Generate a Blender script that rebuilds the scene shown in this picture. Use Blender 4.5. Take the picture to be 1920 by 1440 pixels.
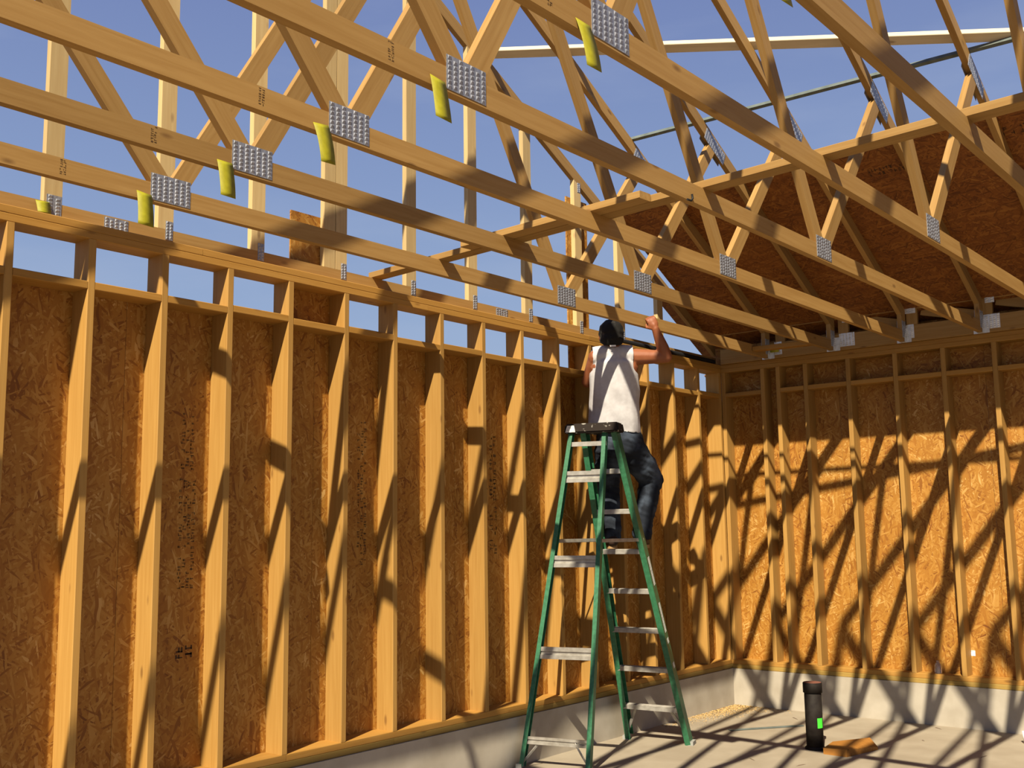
import bpy, bmesh, math, random
from mathutils import Vector, Matrix, noise
random.seed(7)
for o in list(bpy.data.objects): bpy.data.objects.remove(o)
SC = bpy.context.scene
COL = SC.collection

# ------------------------------------------------------------------ camera
CAM = Vector((4.7129, -8.7639, 1.5700)); YAW, PITCH, ROLL, FPX = 0.6900, 0.1365, -0.0133, 1985.7
FW = Vector((-math.sin(YAW)*math.cos(PITCH), math.cos(YAW)*math.cos(PITCH), math.sin(PITCH)))
r0 = Vector((math.cos(YAW), math.sin(YAW), 0)); u0 = r0.cross(FW)
RT = r0*math.cos(ROLL)+u0*math.sin(ROLL); UP = -r0*math.sin(ROLL)+u0*math.cos(ROLL)
cd = bpy.data.cameras.new('camera'); cam = bpy.data.objects.new('camera', cd); COL.objects.link(cam)
cd.sensor_width = 36; cd.lens = FPX/1920*36; cd.clip_start = 0.05
cam.matrix_world = Matrix((( RT.x, UP.x, -FW.x, CAM.x), (RT.y, UP.y, -FW.y, CAM.y), (RT.z, UP.z, -FW.z, CAM.z), (0, 0, 0, 1)))
SC.camera = cam
def ray(px, py): return FW*FPX + RT*(px-960) - UP*(py-720)
def hit(px, py, ax, v):
    d = ray(px, py); return CAM + d*((v-CAM[ax])/d[ax])
def at(px, py, D): return CAM + ray(px, py)*(D/FPX)

# ------------------------------------------------------------------ light
SC.view_settings.view_transform = 'Standard'; SC.view_settings.look = 'None'
SC.view_settings.exposure = 0.0; SC.view_settings.gamma = 1.0
SC.view_settings.use_curve_mapping = False
SUN = Vector((-1, 2.42, -2.55)).normalized()
sl = bpy.data.lights.new('sun', 'SUN'); sl.energy = 9.8; sl.angle = math.radians(0.55); sl.color = (1.0, 0.89, 0.68)
so = bpy.data.objects.new('sun', sl); COL.objects.link(so); so.rotation_euler = SUN.to_track_quat('-Z', 'Y').to_euler(); so.location = (6, -12, 12)
W = bpy.data.worlds.new('sky'); SC.world = W; W.use_nodes = True
nt = W.node_tree; nt.nodes.clear()
def nn(nt, t, **k):
    n = nt.nodes.new(t)
    for a, b in k.items(): setattr(n, a, b)
    return n
tc = nn(nt, 'ShaderNodeTexCoord'); sx = nn(nt, 'ShaderNodeSeparateXYZ'); rp = nn(nt, 'ShaderNodeValToRGB')
nt.links.new(tc.outputs['Generated'], sx.inputs[0]); nt.links.new(sx.outputs['Z'], rp.inputs[0])
e = rp.color_ramp.elements
e[0].position = 0.0; e[0].color = (0.40, 0.50, 0.66, 1)
e[1].position = 0.95; e[1].color = (0.10, 0.16, 0.40, 1)
for p_, c_ in ((0.18, (0.31, 0.42, 0.63, 1)), (0.32, (0.235, 0.325, 0.56, 1)), (0.5, (0.165, 0.225, 0.465, 1))):
    q = rp.color_ramp.elements.new(p_); q.color = c_
mp = nn(nt, 'ShaderNodeMapping'); mp.inputs['Scale'].default_value = (2.2, 2.2, 9.0)
nz = nn(nt, 'ShaderNodeTexNoise'); nz.inputs['Scale'].default_value = 1.6; nz.inputs['Detail'].default_value = 5
nt.links.new(tc.outputs['Generated'], mp.inputs[0]); nt.links.new(mp.outputs[0], nz.inputs['Vector'])
mr = nn(nt, 'ShaderNodeMapRange'); mr.inputs[1].default_value = 0.5; mr.inputs[2].default_value = 0.85; mr.inputs[4].default_value = 0.30
nt.links.new(nz.outputs[0], mr.inputs[0])
mx = nn(nt, 'ShaderNodeMixRGB'); mx.inputs[2].default_value = (0.46, 0.53, 0.68, 1)
nt.links.new(mr.outputs[0], mx.inputs[0]); nt.links.new(rp.outputs[0], mx.inputs[1])
bg = nn(nt, 'ShaderNodeBackground'); bg.inputs[1].default_value = 1.0; wo = nn(nt, 'ShaderNodeOutputWorld')
nt.links.new(mx.outputs[0], bg.inputs[0]); nt.links.new(bg.outputs[0], wo.inputs[0])

# ------------------------------------------------------------------ materials
def mat_base(name, rough=0.7, metal=0.0, col=(0.5, 0.5, 0.5), spec=0.3):
    m = bpy.data.materials.new(name); m.use_nodes = True
    b = m.node_tree.nodes['Principled BSDF']
    b.inputs['Base Color'].default_value = (*col, 1); b.inputs['Roughness'].default_value = rough
    b.inputs['Metallic'].default_value = metal; b.inputs['Specular IOR Level'].default_value = spec
    return m, m.node_tree, b
def ramp(nt, stops):
    r = nn(nt, 'ShaderNodeValToRGB'); el = r.color_ramp.elements
    el[0].position, el[0].color = stops[0][0], (*stops[0][1], 1)
    el[1].position, el[1].color = stops[-1][0], (*stops[-1][1], 1)
    for p_, c_ in stops[1:-1]:
        q = el.new(p_); q.color = (*c_, 1)
    return r
def lumber(name, dark, light, var=0.12, rough=0.65):
    m, nt, b = mat_base(name, rough, spec=0.25); L = nt.links.new
    tc = nn(nt, 'ShaderNodeTexCoord'); oi = nn(nt, 'ShaderNodeObjectInfo')
    mul = nn(nt, 'ShaderNodeVectorMath', operation='SCALE'); comb = nn(nt, 'ShaderNodeCombineXYZ')
    for i in range(3): L(oi.outputs['Random'], comb.inputs[i])
    L(comb.outputs[0], mul.inputs[0]); mul.inputs['Scale'].default_value = 37.0
    add = nn(nt, 'ShaderNodeVectorMath', operation='ADD'); L(tc.outputs['Object'], add.inputs[0]); L(mul.outputs[0], add.inputs[1])
    mp = nn(nt, 'ShaderNodeMapping'); mp.inputs['Scale'].default_value = (1.2, 26, 26); L(add.outputs[0], mp.inputs[0])
    n1 = nn(nt, 'ShaderNodeTexNoise'); n1.inputs['Scale'].default_value = 2.2; n1.inputs['Detail'].default_value = 4; n1.inputs['Distortion'].default_value = 0.6
    L(mp.outputs[0], n1.inputs['Vector'])
    mpk = nn(nt, 'ShaderNodeMapping'); mpk.inputs['Scale'].default_value = (3.0, 8, 8); L(add.outputs[0], mpk.inputs[0])
    vo = nn(nt, 'ShaderNodeTexVoronoi'); vo.inputs['Scale'].default_value = 1.0; L(mpk.outputs[0], vo.inputs['Vector'])
    kr = nn(nt, 'ShaderNodeMapRange'); kr.inputs[1].default_value = 0.05; kr.inputs[2].default_value = 0.12; kr.inputs[3].default_value = 1; kr.inputs[4].default_value = 0
    L(vo.outputs['Distance'], kr.inputs[0])
    rp = ramp(nt, [(0.25, dark), (0.75, light)]); L(n1.outputs[0], rp.inputs[0])
    hs = nn(nt, 'ShaderNodeHueSaturation'); vv = nn(nt, 'ShaderNodeMapRange'); vv.inputs[3].default_value = 1-var; vv.inputs[4].default_value = 1+var
    L(oi.outputs['Random'], vv.inputs[0]); L(vv.outputs[0], hs.inputs['Value']); L(rp.outputs[0], hs.inputs['Color'])
    mx = nn(nt, 'ShaderNodeMixRGB'); mx.inputs[2].default_value = (dark[0]*0.45, dark[1]*0.38, dark[2]*0.4, 1)
    kf = nn(nt, 'ShaderNodeMath', operation='MULTIPLY'); kf.inputs[1].default_value = 0.7; L(kr.outputs[0], kf.inputs[0])
    L(kf.outputs[0], mx.inputs[0]); L(hs.outputs[0], mx.inputs[1]); L(mx.outputs[0], b.inputs['Base Color'])
    bp = nn(nt, 'ShaderNodeBump'); bp.inputs['Strength'].default_value = 0.12; bp.inputs['Distance'].default_value = 0.002
    L(n1.outputs[0], bp.inputs['Height']); L(bp.outputs[0], b.inputs['Normal'])
    return m
def osb(name, stops, strong=0.5):
    m, nt, b = mat_base(name, 0.6, spec=0.35); L = nt.links.new
    tc = nn(nt, 'ShaderNodeTexCoord'); oi = nn(nt, 'ShaderNodeObjectInfo')
    comb = nn(nt, 'ShaderNodeCombineXYZ')
    for i in range(2): L(oi.outputs['Random'], comb.inputs[i])
    mul = nn(nt, 'ShaderNodeVectorMath', operation='SCALE'); mul.inputs['Scale'].default_value = 53.0; L(comb.outputs[0], mul.inputs[0])
    add = nn(nt, 'ShaderNodeVectorMath', operation='ADD'); L(tc.outputs['Object'], add.inputs[0]); L(mul.outputs[0], add.inputs[1])
    wn = nn(nt, 'ShaderNodeTexNoise'); wn.inputs['Scale'].default_value = 5.0; L(add.outputs[0], wn.inputs['Vector'])
    wv = nn(nt, 'ShaderNodeVectorMath', operation='SCALE'); wv.inputs['Scale'].default_value = 0.05; L(wn.outputs['Color'], wv.inputs[0])
    ad2 = nn(nt, 'ShaderNodeVectorMath', operation='ADD'); L(add.outputs[0], ad2.inputs[0]); L(wv.outputs[0], ad2.inputs[1])
    prev = None
    for ang, sc_ in ((0.25, (11, 85)), (-0.5, (14, 75)), (0.95, (14, 95)), (-1.15, (16, 100)), (0.02, (8, 60))):
        mp = nn(nt, 'ShaderNodeMapping'); mp.vector_type = 'POINT'
        rt = nn(nt, 'ShaderNodeVectorRotate', rotation_type='Z_AXIS'); rt.inputs['Angle'].default_value = ang
        L(ad2.outputs[0], rt.inputs['Vector']); L(rt.outputs[0], mp.inputs[0]); mp.inputs['Scale'].default_value = (sc_[0], sc_[1], 3)
        vo = nn(nt, 'ShaderNodeTexVoronoi', voronoi_dimensions='2D'); vo.inputs['Scale'].default_value = 1.0; L(mp.outputs[0], vo.inputs['Vector'])
        sp = nn(nt, 'ShaderNodeSeparateColor'); L(vo.outputs['Color'], sp.inputs[0])
        if prev is None: prev = (sp.outputs[0], sp.outputs[1])
        else:
            gt = nn(nt, 'ShaderNodeMath', operation='GREATER_THAN'); L(sp.outputs[1], gt.inputs[0]); L(prev[1], gt.inputs[1])
            m1 = nn(nt, 'ShaderNodeMix'); L(gt.outputs[0], m1.inputs[0]); L(prev[0], m1.inputs[2]); L(sp.outputs[0], m1.inputs[3])
            m2 = nn(nt, 'ShaderNodeMath', operation='MAXIMUM'); L(sp.outputs[1], m2.inputs[0]); L(prev[1], m2.inputs[1])
            prev = (m1.outputs[0], m2.outputs[0])
    fn = nn(nt, 'ShaderNodeTexNoise'); fn.inputs['Scale'].default_value = 3.0; fn.inputs['Detail'].default_value = 6; L(add.outputs[0], fn.inputs['Vector'])
    m3 = nn(nt, 'ShaderNodeMix'); m3.inputs[0].default_value = 0.35; L(prev[0], m3.inputs[2]); L(fn.outputs[0], m3.inputs[3])
    rp = ramp(nt, stops); L(m3.outputs[0], rp.inputs[0]); L(rp.outputs[0], b.inputs['Base Color'])
    bp = nn(nt, 'ShaderNodeBump'); bp.inputs['Strength'].default_value = strong; bp.inputs['Distance'].default_value = 0.003
    L(prev[0], bp.inputs['Height']); L(bp.outputs[0], b.inputs['Normal'])
    return m
def noisy(name, c1, c2, scale=8, rough=0.8, metal=0.0, bump=0.1, lo=0.35, hi=0.65, spec=0.3, detail=6):
    m, nt, b = mat_base(name, rough, metal, spec=spec); L = nt.links.new
    tc = nn(nt, 'ShaderNodeTexCoord'); n1 = nn(nt, 'ShaderNodeTexNoise'); n1.inputs['Scale'].default_value = scale; n1.inputs['Detail'].default_value = detail
    L(tc.outputs['Object'], n1.inputs['Vector']); rp = ramp(nt, [(lo, c1), (hi, c2)]); L(n1.outputs[0], rp.inputs[0]); L(rp.outputs[0], b.inputs['Base Color'])
    if bump:
        bp = nn(nt, 'ShaderNodeBump'); bp.inputs['Strength'].default_value = bump; bp.inputs['Distance'].default_value = 0.004
        L(n1.outputs[0], bp.inputs['Height']); L(bp.outputs[0], b.inputs['Normal'])
    return m
M = {}
M['stud'] = lumber('stud_lumber', (0.315, 0.164, 0.037), (0.38, 0.213, 0.056))
M['truss'] = lumber('truss_lumber', (0.275, 0.150, 0.042), (0.345, 0.205, 0.068))
M['plate'] = lumber('plate_lumber', (0.315, 0.154, 0.028), (0.38, 0.20, 0.045))
M['treated'] = lumber('treated_sill', (0.24, 0.15, 0.035), (0.30, 0.195, 0.05))
M['pale'] = lumber('pale_lumber', (0.44, 0.30, 0.13), (0.52, 0.38, 0.18))
M['cream'] = lumber('cream_lumber', (0.52, 0.44, 0.30), (0.60, 0.52, 0.38))
M['osb'] = osb('osb_wall', [(0.10, (0.140, 0.040, 0.004)), (0.27, (0.275, 0.108, 0.011)), (0.58, (0.335, 0.150, 0.020)), (0.79, (0.40, 0.205, 0.042)), (0.93, (0.58, 0.37, 0.135))])
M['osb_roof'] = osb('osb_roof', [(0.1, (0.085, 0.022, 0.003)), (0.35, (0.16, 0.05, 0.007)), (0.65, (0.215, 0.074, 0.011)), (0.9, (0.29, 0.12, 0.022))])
M['concrete'] = noisy('concrete_slab', (0.255, 0.212, 0.155), (0.305, 0.26, 0.195), 3.5, 0.85, bump=0.05)
M['curb'] = noisy('concrete_stem', (0.32, 0.28, 0.222), (0.385, 0.342, 0.278), 5, 0.85, bump=0.12)
M['soil'] = noisy('bare_soil', (0.12, 0.08, 0.05), (0.17, 0.125, 0.08), 2.0, 0.95)
M['galv'] = noisy('galvanized_plate', (0.26, 0.27, 0.30), (0.40, 0.41, 0.45), 60, 0.45, 0.6, bump=0.0)
M['zinc'] = noisy('zinc_hanger', (0.58, 0.59, 0.60), (0.78, 0.79, 0.80), 30, 0.40, 0.45, bump=0.0)
M['tube'] = noisy('grey_metal_tube', (0.085, 0.105, 0.098), (0.13, 0.155, 0.145), 12, 0.55, 0.0, bump=0.0)
M['tag'] = noisy('yellow_tag', (0.23, 0.205, 0.006), (0.30, 0.275, 0.010), 30, 0.6, bump=0.0)
M['ink'] = mat_base('black_ink', 0.8, col=(0.05, 0.025, 0.012))[0]
M['ink2'] = mat_base('grade_ink', 0.8, col=(0.085, 0.045, 0.018))[0]
M['green'] = noisy('green_fibreglass', (0.020, 0.100, 0.045), (0.032, 0.145, 0.070), 40, 0.4, bump=0.03, spec=0.4)
M['alu'] = noisy('aluminium', (0.33, 0.305, 0.265), (0.46, 0.435, 0.39), 25, 0.38, 0.55, bump=0.0)
M['cap'] = noisy('paint_spattered_cap', (0.016, 0.010, 0.007), (0.42, 0.39, 0.34), 24, 0.85, bump=0.1, lo=0.61, hi=0.72, detail=3)
M['rubber'] = mat_base('grey_rubber', 0.8, col=(0.25, 0.25, 0.23))[0]
M['sticker'] = noisy('white_sticker', (0.40, 0.40, 0.38), (0.78, 0.77, 0.72), 70, 0.6, bump=0.0)
M['abs'] = noisy('black_abs', (0.009, 0.006, 0.005), (0.018, 0.014, 0.011), 20, 0.75, bump=0.0, spec=0.2)
M['abs_top'] = mat_base('dusty_cap', 0.8, col=(0.16, 0.06, 0.04))[0]
M['neon'] = mat_base('neon_green_sticker', 0.6, col=(0.06, 0.75, 0.04))[0]
M['blackbar'] = mat_base('black_pipe', 0.6, col=(0.012, 0.012, 0.013))[0]
M['orange_wood'] = lumber('weathered_offcut', (0.24, 0.095, 0.016), (0.32, 0.145, 0.03))
M['saw'] = lumber('sawdust', (0.38, 0.24, 0.085), (0.47, 0.32, 0.14))
M['dark_sliver'] = mat_base('dark_sliver', 0.9, col=(0.14, 0.10, 0.07))[0]
M['skin'] = noisy('skin', (0.215, 0.066, 0.026), (0.26, 0.087, 0.036), 14, 0.55, bump=0.0, spec=0.35)
M['tank'] = noisy('white_cotton', (0.42, 0.40, 0.41), (0.47, 0.455, 0.465), 30, 0.9, bump=0.05)
M['jean'] = noisy('denim', (0.008, 0.011, 0.018), (0.075, 0.098, 0.14), 6, 0.9, bump=0.1, lo=0.45, hi=0.78)
M['hat'] = noisy('dusty_black_cap', (0.008, 0.007, 0.006), (0.10, 0.085, 0.065), 16, 0.85, bump=0.05, lo=0.58, hi=0.8)
M['boot'] = noisy('brown_boot', (0.030, 0.014, 0.008), (0.06, 0.03, 0.018), 30, 0.7, bump=0.05)
M['sole'] = mat_base('tan_boot_sole', 0.8, col=(0.33, 0.20, 0.09))[0]
M['white'] = mat_base('white_print', 0.7, col=(0.80, 0.80, 0.78))[0]
m, nt_, b_ = mat_base('clear_plastic', 0.08, col=(0.95, 0.95, 0.95)); b_.inputs['Transmission Weight'].default_value = 0.9; M['clear'] = m

# ------------------------------------------------------------------ object helpers
WM = {}   # world matrices
def link(name, me, Mw, mat=None, parent=None):
    o = bpy.data.objects.new(name, me); COL.objects.link(o)
    WM[o] = Mw.copy()
    if parent is not None:
        o.parent = parent; o.matrix_basis = WM[parent].inverted() @ Mw
    else: o.matrix_basis = Mw
    return o
def tag(o, label=None, cat=None, group=None, kind=None):
    if label: o['label'] = label
    if cat: o['category'] = cat
    if group: o['group'] = group
    if kind: o['kind'] = kind
    return o
def empty(name, loc):
    return link(name, None, Matrix.Translation(Vector(loc)))
def newmesh(name, verts, faces, mat, smooth=False):
    me = bpy.data.meshes.new(name); me.from_pydata([tuple(v) for v in verts], [], faces); me.update()
    if mat: me.materials.append(M[mat] if isinstance(mat, str) else mat)
    if smooth:
        for p in me.polygons: p.use_smooth = True
    return me
def frame(a, xdir, ydir):
    X = Vector(xdir).normalized(); Y = Vector(ydir); Y = (Y - X*Y.dot(X)).normalized(); Z = X.cross(Y)
    return Matrix(((X.x, Y.x, Z.x, a[0]), (X.y, Y.y, Z.y, a[1]), (X.z, Y.z, Z.z, a[2]), (0, 0, 0, 1)))
def prism_mesh(name, prof, L, mat):
    """profile in local (Y,Z), extruded along local X from 0 to L"""
    n = len(prof); v = [(0, p[0], p[1]) for p in prof]+[(L, p[0], p[1]) for p in prof]
    f = [tuple(range(n))[::-1], tuple(range(n, 2*n))]+[(i, (i+1) % n, n+(i+1) % n, n+i) for i in range(n)]
    me = newmesh(name, v, f, mat)
    bm = bmesh.new(); bm.from_mesh(me); bmesh.ops.recalc_face_normals(bm, faces=bm.faces); bm.to_mesh(me); bm.free()
    return me
CACHE = {}
def eased(w, t, e=0.003):
    a, b = w/2, t/2
    return [(-a+e, -b), (a-e, -b), (a, -b+e), (a, b-e), (a-e, b), (-a+e, b), (-a, b-e), (-a, -b+e)]
def board(name, a, b, wdir, w, t, mat, parent=None):
    a, b = Vector(a), Vector(b); L = (b-a).length
    key = ('b', round(L, 4), round(w, 4), round(t, 4), mat)
    if key not in CACHE: CACHE[key] = prism_mesh(name, eased(w, t), L, mat)
    return link(name, CACHE[key], frame(a, b-a, wdir), parent=parent)
def bxyz(name, lo, hi, mat, parent=None, long=None):
    """axis aligned eased board filling lo..hi; grain along the longest side"""
    lo, hi = Vector(lo), Vector(hi); d = hi-lo; ax = long if long is not None else max(range(3), key=lambda i: d[i])
    o = [i for i in range(3) if i != ax]; wi, ti = (o[0], o[1]) if d[o[0]] >= d[o[1]] else (o[1], o[0])
    c = (lo+hi)/2; a = c.copy(); a[ax] = lo[ax]; b = c.copy(); b[ax] = hi[ax]
    wd = Vector((0, 0, 0)); wd[wi] = 1
    return board(name, a, b, wd, d[wi], d[ti], mat, parent)
def prism(name, prof, a, b, ydir, mat, parent=None):
    a, b = Vector(a), Vector(b)
    return link(name, prism_mesh(name, prof, (b-a).length, mat), frame(a, b-a, ydir), parent=parent)
def panel(name, origin, xdir, ydir, w, h, t, mat, parent=None, rot=False):
    """sheet: long direction local X"""
    key = ('p', round(w, 3), round(h, 3), t, mat)
    if key not in CACHE:
        v = [(x, y, z) for z in (0, t) for x, y in ((0, 0), (w, 0), (w, h), (0, h))]
        CACHE[key] = newmesh(name, v, [(3, 2, 1, 0), (4, 5, 6, 7), (0, 1, 5, 4), (1, 2, 6, 5), (2, 3, 7, 6), (3, 0, 4, 7)], mat)
    return link(name, CACHE[key], frame(origin, xdir, ydir), parent=parent)
def clip(poly, a, b, c):
    """keep a*y+b*z<=c"""
    out = []
    for i in range(len(poly)):
        p, q = poly[i], poly[(i+1) % len(poly)]
        dp, dq = a*p[0]+b*p[1]-c, a*q[0]+b*q[1]-c
        if dp <= 1e-9: out.append(p)
        if (dp < 0) != (dq < 0) and abs(dp-dq) > 1e-12:
            t = dp/(dp-dq); out.append((p[0]+(q[0]-p[0])*t, p[1]+(q[1]-p[1])*t))
    return out
def member(name, poly, d, xc, t, mat, parent, cache=None):
    """polygon in the (y,z) plane, extruded across x; grain along d"""
    d = Vector((0, d[0], d[1])).normalized(); c = Vector((xc, sum(p[0] for p in poly)/len(poly), sum(p[1] for p in poly)/len(poly)))
    Fm = frame(c, d, Vector((0, -d.z, d.y)))
    if cache is not None and cache in CACHE: me = CACHE[cache]
    else:
        inv = Fm.inverted(); n = len(poly); v = []
        for s in (-t/2, t/2):
            for p in poly: v.append(inv @ Vector((xc+s, p[0], p[1])))
        f = [tuple(range(n))[::-1], tuple(range(n, 2*n))]+[(i, (i+1) % n, n+(i+1) % n, n+i) for i in range(n)]
        me = newmesh(name, v, f, mat)
        bm = bmesh.new(); bm.from_mesh(me); bmesh.ops.recalc_face_normals(bm, faces=bm.faces); bm.to_mesh(me); bm.free()
        if cache is not None: CACHE[cache] = me
    return link(name, me, Fm, parent=parent)
def rect2(p, q, w, ext=0.3):
    p, q = Vector(p), Vector(q); d = (q-p).normalized(); n = Vector((-d.y, d.x))*(w/2); p = p-d*ext; q = q+d*ext
    return [tuple(p-n), tuple(q-n), tuple(q+n), tuple(p+n)], (d.x, d.y)
def nailplate(w, h, mat='galv'):
    """toothed connector plate, local X width, Y height, facing +Z"""
    key = ('np', round(w, 3), round(h, 3), mat)
    if key in CACHE: return CACHE[key]
    v, f = [], []
    t = 0.0018
    for z in (0, t):
        for x, y in ((-w/2, -h/2), (w/2, -h/2), (w/2, h/2), (-w/2, h/2)): v.append((x, y, z))
    f += [(3, 2, 1, 0), (4, 5, 6, 7), (0, 1, 5, 4), (1, 2, 6, 5), (2, 3, 7, 6), (3, 0, 4, 7)]
    nx, ny = max(2, int(w/0.026)), max(3, int(h/0.016))
    for i in range(nx):
        for j in range(ny):
            cx = -w/2+(i+0.5)*w/nx; cy = -h/2+(j+0.5+0.25*(i % 2))*h/ny; a, b_2 = w/nx*0.30, h/ny*0.47
            if cy+b_2 > h/2: continue
            k = len(v)
            v += [(cx-a, cy-b_2, t), (cx+a, cy-b_2, t), (cx+a, cy+b_2, t), (cx-a, cy+b_2, t), (cx-a*0.5, cy+b_2*0.5, t+0.0035), (cx+a*0.5, cy+b_2*0.5, t+0.0035)]
            f += [(k, k+1, k+5, k+4), (k+1, k+2, k+5), (k+2, k+3, k+4, k+5), (k+3, k, k+4)]
    CACHE[key] = newmesh('connector_plate', v, f, mat); return CACHE[key]
def plates(parent, xc, y, z, w, h, ang=0.0, both=True, t=0.038, name='connector_plate'):
    d = Vector((0, math.cos(ang), math.sin(ang)))
    r = []
    r.append(link(name, nailplate(w, h), frame((xc+t/2, y, z), d, Vector((0, -d.z, d.y))), parent=parent))
    if both: r.append(link(name, nailplate(w, h), frame((xc-t/2, y, z), -d, Vector((0, -d.z, d.y))), parent=parent))
    return r
def stamp(name, origin, xdir, ydir, w, h, rows, mat, parent, seed=1, fill=0.62):
    """printed mark: broken strokes in rows, lying just proud of a face"""
    rnd = random.Random(seed); v, f = [], []
    rh = h/rows
    for r in range(rows):
        x = 0.0
        while x < w:
            cw = rh*rnd.uniform(0.35, 0.6)
            if rnd.random() < fill:
                for k in range(rnd.choice((2, 3))):
                    if rnd.random() < 0.5: q = (x+cw*rnd.uniform(0, 0.7), r*rh+rh*0.12, cw*0.22, rh*0.7)
                    else: q = (x, r*rh+rh*rnd.choice((0.12, 0.42, 0.7)), cw*0.85, rh*0.16)
                    n = len(v); v += [(q[0], q[1], 0), (q[0]+q[2], q[1], 0), (q[0]+q[2], q[1]+q[3], 0), (q[0], q[1]+q[3], 0)]; f.append((n, n+1, n+2, n+3))
            x += cw*1.35
    return link(name, newmesh(name, v, f, mat), frame(origin, xdir, ydir), parent=parent)
def lathe(name, prof, mat, Mw, parent=None, seg=32, smooth=True):
    v, f = [], []; n = len(prof)
    for i in range(seg):
        a = 2*math.pi*i/seg
        for r, z in prof: v.append((r*math.cos(a), r*math.sin(a), z))
    for i in range(seg):
        for j in range(n-1): f.append((i*n+j, ((i+1) % seg)*n+j, ((i+1) % seg)*n+j+1, i*n+j+1))
    me = newmesh(name, v, f, mat)
    bm = bmesh.new(); bm.from_mesh(me); bmesh.ops.remove_doubles(bm, verts=bm.verts, dist=1e-5); bmesh.ops.recalc_face_normals(bm, faces=bm.faces)
    bm.to_mesh(me); bm.free()
    if smooth:
        for p in me.polygons: p.use_smooth = abs(p.normal.z) < 0.9
    return link(name, me, Mw, parent=parent)
def copytree(o, dx, keep=lambda c: True):
    c = o.copy(); COL.objects.link(c); WM[c] = Matrix.Translation(dx) @ WM[o]; c.matrix_basis = WM[c]
    for ch in [x for x in o.children]:
        if not keep(ch): continue
        d = ch.copy(); COL.objects.link(d); d.parent = c; WM[d] = Matrix.Translation(dx) @ WM[ch]
        for g in ch.children:
            h = g.copy(); COL.objects.link(h); h.parent = d; WM[h] = Matrix.Translation(dx) @ WM[g]
    return c

# ------------------------------------------------------------------ setting
ZS = 0.3135                     # top of the concrete stem wall
ZP = ZS+0.076                   # top of the doubled sole plate
ZT = 2.985; ZTT = 3.061         # underside / top of the doubled top plate
OS = 0.012                      # sheathing thickness
YN = -9.36                      # near end of the room
def slab(name, lo, hi, mat, parent=None):
    lo, hi = Vector(lo), Vector(hi); d = hi-lo
    v = [(x*d.x, y*d.y, z*d.z) for z in (0, 1) for x, y in ((0, 0), (1, 0), (1, 1), (0, 1))]
    me = newmesh(name, v, [(3, 2, 1, 0), (4, 5, 6, 7), (0, 1, 5, 4), (1, 2, 6, 5), (2, 3, 7, 6), (3, 0, 4, 7)], mat)
    return link(name, me, Matrix.Translation(lo), parent=parent)
tag(slab('floor', (0.012, YN, -0.15), (9.0, -0.012, 0.0), 'concrete'), 'pale concrete floor slab striped by truss shadows', kind='structure')
tag(slab('ground', (-40, -40, -0.45), (40, 40, -0.16), 'soil'), 'bare soil around the building', kind='structure')
wl = tag(slab('wall_left', (-0.152, YN, -0.15), (0.012, 0.152, ZS), 'curb'), 'left stud wall on a concrete stem, strand board behind the studs', kind='structure')
wb = tag(slab('wall_back', (0.012, -0.012, -0.15), (9.0, 0.152, ZS), 'curb'), 'back stud wall on a concrete stem with strand board sheathing', kind='structure')
# left wall: studs placed where they meet the top plate
SY = [-6.621-0.4064*i for i in range(6, 0, -1)]+[hit(px, py, 0, 0.0).y for px, py in ((21, 418), (175, 456), (312, 479), (434, 506), (547, 529), (651, 551), (742, 570), (829, 590), (907, 606), (979, 622), (1046, 636), (1106, 648), (1163, 661), (1214, 671), (1262, 682), (1309, 691))]+[-0.019]
for i, (z0, m_) in enumerate(((ZS, 'treated'), (ZS+0.038, 'plate'))):
    js = [YN, -5.0, 0.14] if i else [YN, -4.2, 0.14]
    for a, b in zip(js[:-1], js[1:]): bxyz('sole_plate', (-0.14, a+0.001, z0), (0, b-0.001, z0+0.038), m_, wl)
for i in range(2):
    js = [YN, -5.6, -2.1, 0.14] if i else [YN, -3.9, 0.14]
    for a, b in zip(js[:-1], js[1:]): bxyz('top_plate', (-0.14, a+0.001, ZT+0.038*i), (0, b-0.001, ZT+0.038*(i+1)), 'plate', wl)
for y in SY: bxyz('stud', (-0.14, y-0.019, ZP), (0, y+0.019, ZT), 'stud', wl)
for k, (a, b) in enumerate(zip(SY[:-1], SY[1:])):
    z = 2.738+(0.012 if k % 2 else 0)*(1 if k > 8 else 0)
    if b-a > 0.06: bxyz('blocking', (-0.14, a+0.0195, z), (0, b-0.0195, z+0.038), 'plate', wl, long=1)
# sheathing sheets on the outside of the left wall
y = 0.152; n = 0; LP = []
while y > YN+0.1:
    h = min(1.219, y-YN)
    LP.append(panel('sheathing_panel', (-0.1402, y-h+0.001, ZS-0.02), (0, 0, 1), (0, 1, 0), 2.755-ZS+0.02, h-0.002, OS, 'osb', wl)); y -= 1.219
# two narrow strips of strand board run up past the blocking to the gable
for y0_, y1_, z1_ in ((hit(548, 590, 0, -.14).y-0.02, hit(640, 600, 0, -.14).y+0.03, 3.46), (hit(1068, 700, 0, -.14).y, hit(1104, 700, 0, -.14).y+0.02, 4.20)):
    panel('sheathing_strip', (-0.1402, y0_, 2.757), (0, 0, 1), (0, 1, 0), z1_-2.757, y1_-y0_, OS, 'osb', wl)
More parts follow.
